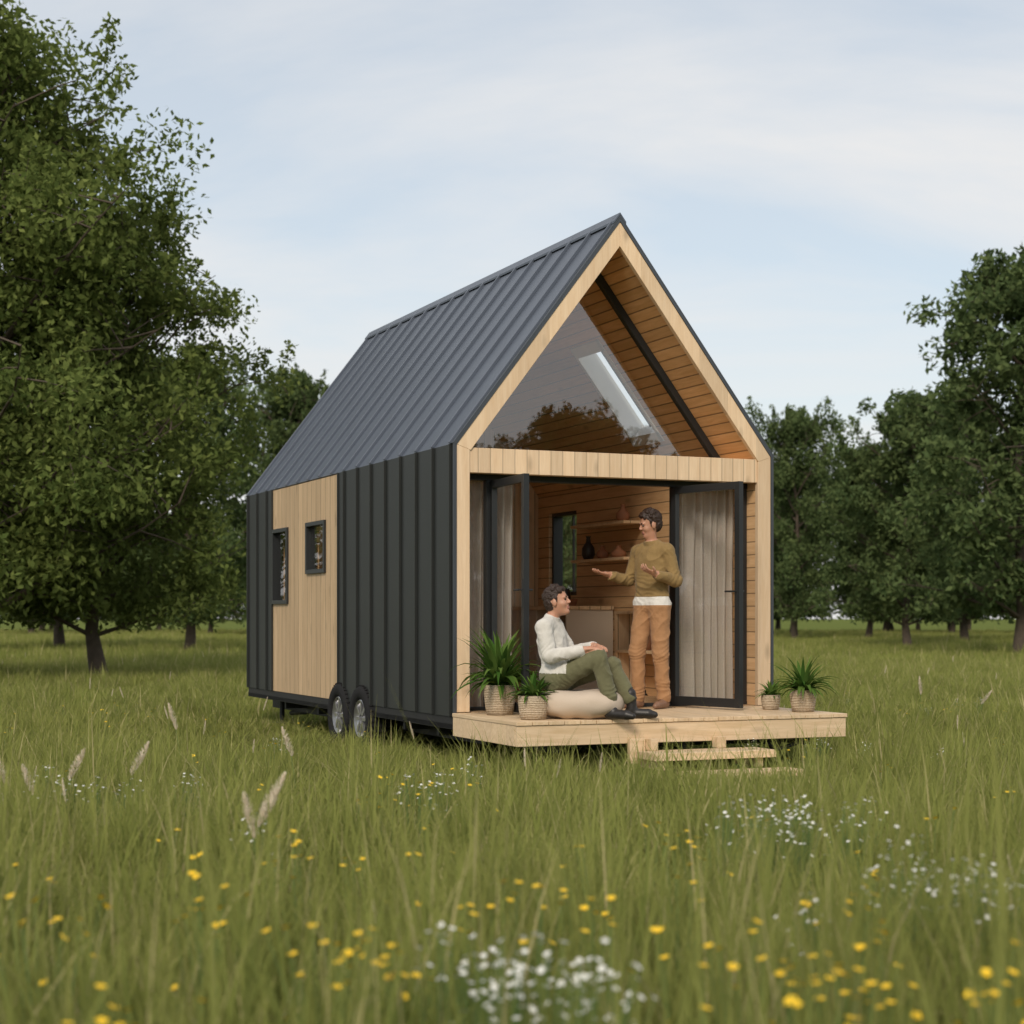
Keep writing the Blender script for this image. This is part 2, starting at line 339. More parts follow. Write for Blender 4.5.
# interior furniture
mb=MB(); mb.box(2.42,3.02,2.95,4.95,ZF+.90,ZF+.94,1); mb.box(2.46,3.02,3.75,4.95,ZF+.08,ZF+.90,0); mb.box(2.46,3.02,2.97,3.0,ZF,ZF+.90,0)
mb.box(2.48,3.02,3.0,3.75,ZF+.45,ZF+.48,1); mb.box(2.5,3.02,3.75,4.95,ZF,ZF+.08,1)
mb.obj('kitchen_counter',[M_cab,M_part],house,.003)
mb=MB()
for z in (ZF+1.42,ZF+1.80): mb.box(2.78,3.036,2.25,3.55,z,z+.03)
mb.box(2.70,3.036,1.1,2.3,ZF+.45,ZF+.48); mb.box(2.70,3.036,1.1,2.3,ZF+.85,ZF+.88); mb.box(2.70,3.036,1.1,1.13,ZF,ZF+.85); mb.box(2.70,3.036,2.27,2.30,ZF,ZF+.85)
mb.obj('wall_shelves',M_part,house,.002)
mb=MB()
vs=[(.001,0),(.05,0),(.075,.06),(.07,.13),(.03,.19),(.022,.24),(.03,.26)]
mb.lathe(vs,(2.88,3.30,ZF+1.45),20,0); mb.lathe([(r*.9,h*.55) for r,h in vs],(2.88,2.95,ZF+1.45),20,1)
mb.lathe([(r*1.1,h*.5) for r,h in vs],(2.9,2.6,ZF+1.45),20,1); mb.lathe([(r*1.0,h*.7) for r,h in vs],(2.9,2.5,ZF+1.83),20,1)
mb.lathe([(.001,0),(.07,0),(.09,.08)],(2.7,3.4,ZF+.94),20,1); mb.lathe([(.001,0),(.05,0),(.05,.15),(.03,.2)],(2.8,3.7,ZF+.94),20,0)
for k in range(7): mb.box(2.80,2.98,1.3+k*.045,1.335+k*.045,ZF+.48,ZF+.48+.18+.03*(k%3),k%2)
mb.lathe([(.001,0),(.08,0),(.1,.12),(.06,.2)],(2.86,1.9,ZF+.48),20,1); mb.lathe([(.001,0),(.06,0),(.08,.10)],(2.86,1.6,ZF+.88),20,0)
mb.lathe([(.001,0),(.05,0),(.08,.14),(.03,.22)],(2.86,1.95,ZF+.88),20,1)
mb.obj('kitchen_jars',[M_dark,M_clay],house)
# ---------------------------------------------------------------- deck and steps
deck=empty('wooden_deck',HM)
DX0,DX1,DY=-.025,3.05,-1.42
mb=MB(); n=22; bw=(DX1-DX0)/n
for i in range(n): mb.box(DX0+i*bw+.0025,DX0+(i+1)*bw-.0025,DY-.012,-.04,ZF-.035+rnd.uniform(-.001,.001),ZF-.004+rnd.uniform(-.0015,.0015))
mb.obj('deck_planks',M_deck,deck,.003)
mb=MB(); mb.box(DX0+.01,DX1-.01,DY,DY+.035,ZF-.20,ZF-.037); mb.box(DX0+.008,DX0+.043,DY+.036,-.04,ZF-.20,ZF-.037); mb.box(DX1-.043,DX1-.008,DY+.036,-.04,ZF-.20,ZF-.037)
for k in range(4): mb.box(DX0+.6*(k+1),DX0+.6*(k+1)+.04,DY+.04,-.05,ZF-.19,ZF-.04)
mb.obj('deck_fascia',M_step,deck,.003)
steps=empty('wooden_steps',HM@Matrix.Translation((-.17,0,0)))
mb=MB(); mb.box(1.16,2.26,-1.84,-1.50,.205,.265); mb.box(1.34,2.36,-2.12,-1.86,.075,.125)
for x in (1.22,2.10):
    mb.box(x,x+.06,-1.80,-1.44,.128,.204); mb.box(x+.02,x+.08,-2.08,-1.44,-.05,.074)
mb.box(1.12,1.26,-1.475,-1.425,.16,.36); mb.box(1.265,1.33,-1.56,-1.425,.266,.36); mb.box(1.90,1.98,-1.52,-1.425,.266,.36)
mb.obj('step_treads',M_step,steps,.004)
# ---------------------------------------------------------------- pots & plants
M_basket,nt,out=newmat('woven_basket')
tc=nd(nt,'ShaderNodeTexCoord'); mp=nd(nt,'ShaderNodeMapping',Vector=tc.outputs['Object'],Scale=(1,1,1))
wv=nd(nt,'ShaderNodeTexWave',{'bands_direction':'Z'},Vector=mp.outputs[0],Scale=22.0,Distortion=1.5,Detail=2.0)
ck=nd(nt,'ShaderNodeTexVoronoi',Vector=tc.outputs['Object'],Scale=55.0)
h=mth(nt,'ADD',wv.outputs['Fac'],ck.outputs['Distance'])
c=mixc(nt,mth(nt,'MULTIPLY',h,.6),(.36,.26,.16),(.70,.58,.43))
b=nd(nt,'ShaderNodeBsdfPrincipled',Base_Color=c,Roughness=.8); bp=nd(nt,'ShaderNodeBump',Height=h,Strength=.8,Distance=.01); nt.links.new(bp.outputs[0],b.inputs['Normal']); nt.links.new(b.outputs[0],out.inputs[0])
M_soil=plain('soil',(.03,.02,.012),.95,0,.4,40)
M_pleaf=leafmat('houseplant_leaf',(.05,.12,.022),(.14,.22,.05),None,.3,0,0)
def potplant(x,y,rp,hp,n,Lf,wd,seed,spread=1.0,elmax=1.45):
    r=random.Random(seed); e=empty('potted_plant',HM@Matrix.Translation((x,y,ZF-.003)))
    a=MB(); a.lathe([(.001,0),(rp*.82,0),(rp*.92,hp*.3),(rp,hp*.7),(rp*1.0,hp),(rp*.93,hp*1.0),(rp*.9,hp*.86)],(0,0,0),32,0); a.lathe([(.001,hp*.88),(rp*.92,hp*.88)],(0,0,0),32,1)
    a.obj('basket_pot',[M_basket,M_soil],e)
    V=[];F=[];C=[]
    for i in range(n):
        az=r.uniform(0,6.283); el=r.uniform(.35,elmax); ln=Lf*r.uniform(.5,1.1); w=wd*r.uniform(.7,1.2); el0=el
        p=Vector((math.cos(az)*rp*.3*r.random(),math.sin(az)*rp*.3*r.random(),hp*.88)); side=Vector((-math.sin(az),math.cos(az),0)); b0=len(V); ns=7; cr=r.random()
        for j in range(ns):
            t=j/(ns-1); ww=w*max(.04,math.sin(math.pi*min(1,(.06+.94*t))**.8))
            nrm=Vector((-math.cos(az)*math.sin(el),-math.sin(az)*math.sin(el),math.cos(el)))
            V+= [p-side*ww+nrm*ww*.35,p,p+side*ww+nrm*ww*.35]; C+=[(cr,t,0)]*3
            p=p+Vector((math.cos(az)*math.cos(el)*spread,math.sin(az)*math.cos(el)*spread,math.sin(el)))*ln/(ns-1); el-=r.uniform(.12,.30)*(1.2 if el0<1 else .7)
        for j in range(ns-1):
            q=b0+j*3; F+=[(q,q+1,q+4,q+3),(q+1,q+2,q+5,q+4)]
    addobj('foliage',quadmesh('foliage',V,F,[M_pleaf],smooth=True,attr=np.array(C)),e)
potplant(.26,-.42,.135,.25,140,.60,.026,1,.8,1.5)
potplant(.25,-1.14,.125,.19,80,.25,.016,2)
potplant(2.87,-1.02,.115,.19,100,.38,.018,3,.9,1.5)
potplant(2.79,-.62,.085,.13,60,.17,.012,4)
# ---------------------------------------------------------------- floor cushion
M_cush=plain('cushion_fabric',(.56,.46,.365),.95,0,.06,120,.12)
V=[];F=[]; nu,nv=72,36
for j in range(nv+1):
    ph=-math.pi/2+math.pi*j/nv
    for i in range(nu):
        th=2*math.pi*i/nu; sp=lambda v,p: math.copysign(abs(v)**p,v)
        x=.36*sp(math.cos(ph),.8)*sp(math.cos(th),.65); y=.30*sp(math.cos(ph),.8)*sp(math.sin(th),.65); z=.14*sp(math.sin(ph),.85)
        w=1+.035*mnoise.noise(Vector((th*1.5,2,2.0)))+.02*math.sin(th*9+math.sin(th*4))*abs(math.sin(ph*2))
        z2=z*w+.010*mnoise.noise(Vector((x*9,y*9,5)))
        if z2>0: z2-=.05*math.exp(-((x+.03)**2+y*y)/.04)
        V.append((x*w,y*w,max(-.123,z2)))
for j in range(nv):
    for i in range(nu): F.append((j*nu+i,j*nu+(i+1)%nu,(j+1)*nu+(i+1)%nu,(j+1)*nu+i))
def at_px(px,d,z=0): return Vector(((px-512)/FPX*d,d,z))
cp=at_px(580,14.03,ZF+.121)
addobj('floor_cushion',quadmesh('floor_cushion',V,F,[M_cush],smooth=True),None,Matrix.Translation(cp)@Matrix.Rotation(-.15,4,'Z'))
# ---------------------------------------------------------------- people (SDF -> one continuous skin)
def nrm(v): v=np.asarray(v,float); return v/np.linalg.norm(v)
class Fig:
    def __init__(s): s.P=[]; s.folds=[]
    def cone(s,a,b,ra,rb,tag,k=.02,sq=None): s.P.append(('c',np.asarray(a,float),np.asarray(b,float),ra,rb,tag,k,sq))
    def ell(s,c,ax,r,tag,k=.01): s.P.append(('e',np.asarray(c,float),np.asarray(ax,float),np.asarray(r,float),None,tag,k,None))
    def ev(s,p,X):
        if p[0]=='c':
            _,a,b,ra,rb,tag,k,sq=p
            if sq is not None:
                n,f=sq; n=nrm(n); g=(1/f-1); X=X+(X@n)[...,None]*n*g; a=a+(a@n)*n*g; b=b+(b@n)*n*g
            ba=b-a; t=np.clip(((X-a)@ba)/max(ba@ba,1e-9),0,1); d=np.linalg.norm(X-a-t[...,None]*ba,axis=-1)-(ra+(rb-ra)*t)
            return d*(sq[1] if sq else 1)
        _,c,ax,r,_,tag,k,_=p
        q=(X-c)@ax.T; k0=np.linalg.norm(q/r,axis=-1); k1=np.linalg.norm(q/(r*r),axis=-1)+1e-9; return k0*(k0-1)/k1
    def bb(s,p):
        if p[0]=='c': m=max(p[3],p[4]); return np.minimum(p[1],p[2])-m,np.maximum(p[1],p[2])+m
        m=p[3].max(); return p[1]-m,p[1]+m
    def tagat(s,X,tags,post):
        best=np.full(len(X),9.0); tg=np.zeros(len(X),dtype=int)
        for p in s.P:
            d=s.ev(p,X); w=d<best; best[w]=d[w]; tg[w]=tags.index(p[5])
        return post(X,tg,tags) if post else tg
    def build(s,name,mats,tags,M,h=.005,post=None,fold=.004):
        lo=np.min([s.bb(p)[0] for p in s.P],0)-.03; hi=np.max([s.bb(p)[1] for p in s.P],0)+.03
        n=np.ceil((hi-lo)/h).astype(int)+1; D=np.full(n,.06,dtype=np.float32)
        for p in s.P:
            a,b=s.bb(p); i0=np.maximum(((a-.03-lo)/h).astype(int),0); i1=np.minimum(((b+.03-lo)/h).astype(int)+2,n)
            g=np.stack(np.meshgrid(*[lo[q]+h*np.arange(i0[q],i1[q]) for q in range(3)],indexing='ij'),-1)
            d=s.ev(p,g).astype(np.float32); k=p[6]; sl=tuple(slice(i0[q],i1[q]) for q in range(3)); o=D[sl]
            hh=np.maximum(k-np.abs(o-d),0)/k; D[sl]=np.minimum(o,d)-hh*hh*k*.25
        I=D<0; m=np.zeros(np.array(D.shape)-1,dtype=np.int8)
        for dx in (0,1):
            for dy in (0,1):
                for dz in (0,1): m+=I[dx:I.shape[0]-1+dx,dy:I.shape[1]-1+dy,dz:I.shape[2]-1+dz]
        act=(m>0)&(m<8); ids=np.full(act.shape,-1,dtype=np.int64); cells=np.argwhere(act); ids[act]=np.arange(len(cells))
        S=np.zeros((len(cells),3)); Cn=np.zeros(len(cells))
        corners=[(x,y,z) for x in (0,1) for y in (0,1) for z in (0,1)]
        for a in corners:
            for ax in range(3):
                if a[ax]==0:
                    b=list(a); b[ax]=1
                    da=D[cells[:,0]+a[0],cells[:,1]+a[1],cells[:,2]+a[2]]; db=D[cells[:,0]+b[0],cells[:,1]+b[1],cells[:,2]+b[2]]
                    cr=(da<0)!=(db<0); t=np.where(cr,da/np.where(cr,da-db,1),0); pos=np.tile(np.array(a,float),(len(cells),1)); pos[:,ax]+=t
                    S+=pos*cr[:,None]; Cn+=cr
        V=lo+h*(cells+S/Cn[:,None])
        Fs=[]
        for ax in range(3):
            sl0=[slice(None)]*3; sl1=[slice(None)]*3; sl0[ax]=slice(0,-1); sl1[ax]=slice(1,None)
            ch=I[tuple(sl0)]!=I[tuple(sl1)]; E=np.argwhere(ch); u,v=(ax+1)%3,(ax+2)%3
            E=E[(E[:,u]>0)&(E[:,v]>0)]
            def cid(du,dv): q=E.copy(); q[:,u]-=du; q[:,v]-=dv; return ids[q[:,0],q[:,1],q[:,2]]
            f=np.stack([cid(1,1),cid(0,1),cid(0,0),cid(1,0)],1); ins=I[E[:,0],E[:,1],E[:,2]]
            f[~ins]=f[~ins][:,::-1]; Fs.append(f)
        F=np.concatenate(Fs); F=F[(F>=0).all(1)]
        fc=V[F].mean(1); ftag=s.tagat(fc,tags,post); tg=s.tagat(V,tags,post)
        me=quadmesh(name,V,F,mats,smooth=True)
        N=np.zeros(len(V)*3,dtype=np.float32); me.vertices.foreach_get('normal',N); N=N.reshape(-1,3)
        off=np.zeros(len(V))
        for i,t in enumerate(tags):
            w=np.nonzero(tg==i)[0]
            if t in ('top','shirt','pants'):
                base={'top':.008,'shirt':.003,'pants':.004}[t]
                for q in w:
                    v=Vector(V[q]); k=0.0
                    for (c,rr,amp,ax) in s.folds:
                        dd=v-Vector(c); e=math.exp(-dd.length_squared/(rr*rr))
                        if e>.05: k+=.55*amp*e*math.sin(dd.dot(Vector(ax))*150+9*mnoise.noise(v*8))
                    r1=1-abs(mnoise.noise(Vector((v.x*6+v.z*4,v.y*6-v.z*3,v.z*5)))); off[q]=base+fold*(2.6*(r1**4-.35)+.7*mnoise.noise(v*24))+k
            if t=='hair':
                for q in w: v=V[q]; off[q]=.006*mnoise.noise(Vector(v)*48)+.002
        V=V+N*off[:,None]; me.vertices.foreach_set('co',V.astype(np.float32).ravel())
        me.polygons.foreach_set('material_index',ftag.astype(np.int32)); me.update()
        return addobj(name,me,None,M)
def head(fg,c,f,l,u,curly=False,seed=1):
    c=np.asarray(c,float); f,u=nrm(f),nrm(u); l=nrm(np.cross(u,f)); u=np.cross(f,l); ax=np.stack([f,l,u]); P=lambda a,b,d: c+f*a+l*b+u*d
    fg.ell(P(-.012,0,.022),ax,(.094,.074,.10),'skin',.02); fg.ell(P(.020,0,-.045),ax,(.062,.054,.075),'skin',.03)
    fg.ell(P(.056,0,-.098),ax,(.025,.026,.021),'skin',.025); 
    fg.cone(P(.080,0,.016),P(.101,0,-.022),.006,.0085,'skin',.010); fg.ell(P(.092,0,-.027),ax,(.012,.0145,.008),'skin',.006)
    fg.cone(P(.074,-.04,.021),P(.074,.04,.021),.010,.010,'skin',.012)
    for s in (1,-1):
        fg.ell(P(.048,s*.034,-.030),ax,(.028,.023,.023),'skin',.02)
        fg.ell(P(.0785,s*.029,.003),ax,(.0075,.0095,.0042),'eye',.002)
        fg.cone(P(.087,s*.016,.024),P(.077,s*.043,.025),.0036,.003,'hair',.003)
        fg.ell(P(-.005,s*.077,-.01),ax,(.018,.009,.030),'skin',.006)
    fg.cone(P(.0815,-.017,-.059),P(.0815,.017,-.059),.0052,.0052,'lip',.003); fg.cone(P(.080,-.015,-.069),P(.080,.015,-.069),.0062,.0062,'lip',.003)
    fg.ell(P(-.027,0,.050),ax,(.094,.081,.084),'hair',.01); fg.ell(P(-.055,0,.0),ax,(.058,.076,.080),'hair',.01)
    fg.ell(P(.045,0,.090),ax,(.038,.054,.028),'hair',.012)
    for s in (1,-1): fg.cone(P(.012,s*.071,.03),P(.012,s*.073,-.005),.010,.006,'hair',.006)
    r=random.Random(seed)
    for i in range(60 if curly else 24):
        th=r.uniform(-2.4,2.4)if r.random()<.6 else r.uniform(-1,1); ph=r.uniform(.15,1.45)
        q=P(-.02+.095*math.cos(ph)*math.cos(th),.078*math.cos(ph)*math.sin(th),.057+.078*math.sin(ph))
        if (q-c)@f>.06 and (q-c)@u<.085: continue
        fg.ell(q,ax,np.array((1,1,1))*r.uniform(.009,.016),'hair',.006)
def hand(fg,w,d,n,s,curl=.5,sc_=1.0):
    w=np.asarray(w,float); d=nrm(d); n=nrm(n-np.dot(n,d)*d); s=nrm(s-np.dot(s,d)*d-np.dot(s,n)*n)
    fg.cone(w-d*.01,w+d*.03,.026,.030,'skin',.015,(n,.75)); fg.cone(w+d*.035,w+d*.075,.036,.040,'skin',.012,(n,.36))
    for o,ln,sp in ((.030,.068,.14),(.010,.078,.04),(-.010,.073,-.05),(-.029,.056,-.16)):
        p=w+d*.085+s*o; dd=nrm(d+s*sp)
        for j,(fr,r0,r1) in enumerate(((.45,.0092,.0085),(.30,.0085,.0078),(.25,.0078,.0068))):
            a=curl*(.5+j*.9); q=p+(dd*math.cos(a)+n*math.sin(a))*ln*fr*1.05; fg.cone(p,q,r0,r1,'skin',.003); p=q
    p=w+d*.025+s*.026; q=p+nrm(d*.6+s*.75+n*.25)*.042; r=q+nrm(d*.85+s*.35+n*.3*(1+curl))*.032
    fg.cone(p,q,.014,.011,'skin',.008); fg.cone(q,r,.011,.0085,'skin',.003)
def skinmat(name,col):
    m,nt,out=newmat(name); tc=nd(nt,'ShaderNodeTexCoord'); no=nd(nt,'ShaderNodeTexNoise',Vector=tc.outputs['Object'],Scale=14.0,Detail=6.0)
    c=mixc(nt,no.outputs[0],col,(col[0]*.92,col[1]*.70,col[2]*.64)); b=nd(nt,'ShaderNodeBsdfPrincipled',Base_Color=c,Roughness=.46)
    b.inputs['Subsurface Weight'].default_value=.2; b.inputs['Subsurface Radius'].default_value=(.02,.008,.004); nt.links.new(b.outputs[0],out.inputs[0]); return m
M_skin=skinmat('skin',(.53,.31,.21)); M_hair=plain('hair',(.030,.014,.008),.5,0,.6,90,.5); M_eye=plain('eye',(.04,.03,.025),.15,0,.1,5); M_lip=plain('lips',(.40,.17,.13),.45,0,.1,10)
def cloth(n,c,knit=0):
    m,nt,out=newmat(n); tc=nd(nt,'ShaderNodeTexCoord'); no=nd(nt,'ShaderNodeTexNoise',Vector=tc.outputs['Object'],Scale=16.0,Detail=8.0,Roughness=.65)
    f=mth(nt,'MULTIPLY_ADD',no.outputs[0],.5,.75); s_=nd(nt,'ShaderNodeVectorMath',{'operation':'SCALE'},i0=c); nt.links.new(f,s_.inputs['Scale'])
    b=nd(nt,'ShaderNodeBsdfPrincipled',Base_Color=s_.outputs[0],Roughness=.93); b.inputs['Specular IOR Level'].default_value=.15; b.inputs['Sheen Weight'].default_value=.1
    n2=nd(nt,'ShaderNodeTexNoise',Vector=tc.outputs['Object'],Scale=220.0,Detail=2.0)
    hgt=mth(nt,'ADD',mth(nt,'MULTIPLY',no.outputs[0],.9),mth(nt,'MULTIPLY',n2.outputs[0],.15))
    bp=nd(nt,'ShaderNodeBump',Height=hgt,Strength=.4,Distance=.02); nt.links.new(bp.outputs[0],b.inputs['Normal']); nt.links.new(b.outputs[0],out.inputs[0]); return m
TG=['skin','hair','eye','lip','top','shirt','pants','shoe']
# standing man : local x=forward y=left z=up
F=Fig(); X3=(1,0,0)
F.cone((0,0,1.07),(0.0,0,1.30),.155,.164,'top',.03,(X3,.66)); F.cone((0,-.10,1.405),(0,.10,1.405),.064,.064,'top',.04)
F.cone((-.01,0,1.44),(0.02,0,1.56),.054,.049,'skin',.02); F.cone((-.01,0,1.44),(.0,0,1.475),.072,.062,'top',.012)
F.cone((0,-.065,.94),(0,.065,.94),.120,.120,'pants',.03,(X3,.85))
for s in (1,-1):
    F.cone((-.01,s*.07,1.455),(-.01,s*.165,1.415),.034,.050,'top',.04)
F.cone((-.01,.174,1.41),(-.04,.240,1.14),.055,.045,'top',.03); F.cone((-.04,.240,1.14),(.17,.20,1.19),.047,.036,'top',.02); F.cone((.16,.202,1.19),(.20,.195,1.20),.028,.025,'skin',.01)
hand(F,(.205,.195,1.205),(.85,-.25,.25),(-.1,-.1,1),(0,1,0),.45)
F.cone((-.01,-.174,1.41),(.02,-.25,1.15),.055,.045,'top',.03); F.cone((.02,-.25,1.15),(.21,-.30,1.19),.047,.036,'top',.02); F.cone((.20,-.298,1.19),(.24,-.305,1.20),.028,.025,'skin',.01)
hand(F,(.245,-.307,1.205),(.9,-.3,.12),(0,0,1),(0,-1,0),.3)
for s,kx,kl,al,ax_ in ((1,.025,.115,.12,-.01),(-1,.09,-.10,-.115,.06)):
    F.cone((0,s*.085,.90),(kx,kl,.49),.098,.066,'pants',.03); F.cone((kx,kl,.49),(ax_-.01,al,.10),.064,.056,'pants',.02)
    F.cone((ax_,al,.13),(ax_,al,.07),.038,.036,'shoe',.01); F.cone((ax_-.03,al,.040),(ax_+.13,al+s*.035,.032),.040,.034,'shoe',.02); F.cone((ax_+.13,al+s*.035,.032),(ax_+.17,al+s*.045,.026),.034,.025,'shoe',.01)
    F.folds+=[((kx,kl,.49),.10,.005,(.3,0,1)),((ax_,al,.14),.09,.006,(.2,0,1)),((.05,s*.08,.86),.08,.004,(0,s*.8,.6))]
F.folds+=[((-.03,.24,1.16),.09,.006,(.7,0,.7)),((.01,-.25,1.17),.09,.006,(.7,0,.7)),((.05,0,1.06),.14,.005,(0,.3,1)),((-.02,.17,1.36),.08,.005,(0,.7,.7)),((-.02,-.17,1.36),.08,.005,(0,-.7,.7))]
head(F,(.03,0.0,1.655),(.82,-.52,-.22),(.05,1,0),(.22,-.05,.97),True,3)
def post1(V,tg,T):
    t=tg.copy(); top=T.index('top'); core=(np.abs(V[:,1])<.20)
    t[core&(tg==top)&(V[:,2]<1.0)]=T.index('shirt'); pn=T.index('pants'); t[(tg==pn)&(V[:,2]>.925)&(V[:,2]<=1.0)]=T.index('shirt'); t[(tg==pn)&(V[:,2]>1.0)]=top
    t[(t==T.index('shirt'))&(V[:,2]<.925)]=pn
    t[(t==T.index('skin'))&(V[:,2]<1.488)&(V[:,2]>1.3)]=top
    return t
def place(pos,f):
    f=Vector((*f,0)).normalized(); l=Vector((-f.y,f.x,0)); return Matrix(((f.x,l.x,0,pos.x),(f.y,l.y,0,pos.y),(0,0,1,pos.z),(0,0,0,1)))
pm=at_px(652,15.55,ZF+.0)
F.build('standing_man',[M_skin,M_hair,M_eye,M_lip,cloth('sweater_knit',(.27,.18,.075)),cloth('tshirt',(.70,.68,.64)),cloth('chino',(.38,.205,.10)),plain('shoe_leather',(.22,.12,.075),.5)],TG,place(pm,(-.68,-.73)),.005,post1)
# seated man
F=Fig()
F.cone((-.02,-.06,.33),(-.02,.06,.33),.125,.125,'pants',.03)
F.cone((-.03,0,.42),(-.07,0,.63),.138,.150,'top',.03,(X3,.72)); F.cone((-.075,-.09,.74),(-.075,.09,.74),.060,.060,'top',.04)
F.cone((-.075,0,.77),(-.045,0,.875),.052,.047,'skin',.02); F.cone((-.08,0,.77),(-.068,0,.803),.064,.056,'top',.012)
for s in (1,-1): F.cone((-.08,s*.07,.775),(-.085,s*.158,.738),.034,.050,'top',.04)
F.cone((-.085,-.168,.735),(-.02,-.23,.50),.055,.047,'top',.03); F.cone((-.02,-.23,.50),(.22,-.155,.545),.048,.036,'top',.02); F.cone((.21,-.158,.545),(.25,-.145,.555),.028,.025,'skin',.01)
hand(F,(.255,-.143,.560),(.9,.25,.10),(.1,.1,-1),(0,1,0),.55)
F.cone((-.085,.168,.735),(.02,.23,.52),.055,.047,'top',.03); F.cone((.02,.23,.52),(.24,.10,.575),.048,.036,'top',.02); F.cone((.23,.105,.573),(.27,.08,.58),.028,.025,'skin',.01)
hand(F,(.272,.078,.582),(.75,-.6,-.05),(0,-.2,-1),(.3,-1,0),.5)
F.cone((-.01,-.095,.31),(.36,-.12,.49),.100,.069,'pants',.03); F.cone((.36,-.12,.49),(.45,-.10,.17),.066,.054,'pants',.02)
F.cone((-.01,.095,.31),(.40,.13,.42),.100,.069,'pants',.03); F.cone((.40,.13,.42),(.56,.09,.16),.066,.054,'pants',.02)
for (x,y,s) in ((.465,-.10,-1),(.58,.09,1)):
    F.cone((x-.01,y,.20),(x,y,.08),.043,.041,'shoe',.01); F.cone((x-.02,y,.042),(x+.13,y+s*.03,.036),.042,.038,'shoe',.02); F.cone((x+.13,y+s*.03,.036),(x+.18,y+s*.04,.028),.038,.027,'shoe',.01)
F.folds+=[((-.02,-.23,.51),.09,.006,(.7,0,-.7)),((.02,.23,.52),.09,.006,(.7,0,-.7)),((.03,-.05,.45),.12,.006,(.3,.1,1)),((.36,-.12,.49),.09,.005,(.8,0,-.3)),((.40,.13,.42),.09,.005,(.8,0,-.3)),((.10,-.10,.36),.11,.006,(1,0,.3)),((.10,.10,.36),.11,.006,(1,0,.3)),((.45,-.10,.20),.08,.005,(0,0,1)),((-.08,-.15,.70),.08,.005,(0,-.7,.7))]
head(F,(-.02,0,.945),(.96,.0,.20),(0,1,0),(-.20,0,.97),False,5)
ps=at_px(560,14.05,ZF)
def post2(V,tg,T):
    t=tg.copy(); t[(tg==T.index('pants'))&(V[:,0]<.11)&(V[:,2]>.36)]=T.index('top'); t[(tg==T.index('top'))&(V[:,2]<=.36)]=T.index('pants')
    t[(t==T.index('skin'))&(V[:,2]<.812)&(V[:,0]<.05)&(V[:,2]>.65)]=T.index('top'); return t
F.build('seated_man',[M_skin,M_hair,M_eye,M_lip,cloth('linen_shirt',(.62,.595,.545)),cloth('shirt_inner',(.6,.6,.6)),cloth('olive_trousers',(.15,.145,.08)),plain('boot_leather',(.02,.017,.016),.45)],TG,place(ps,(.95,-.32)),.005,post2)
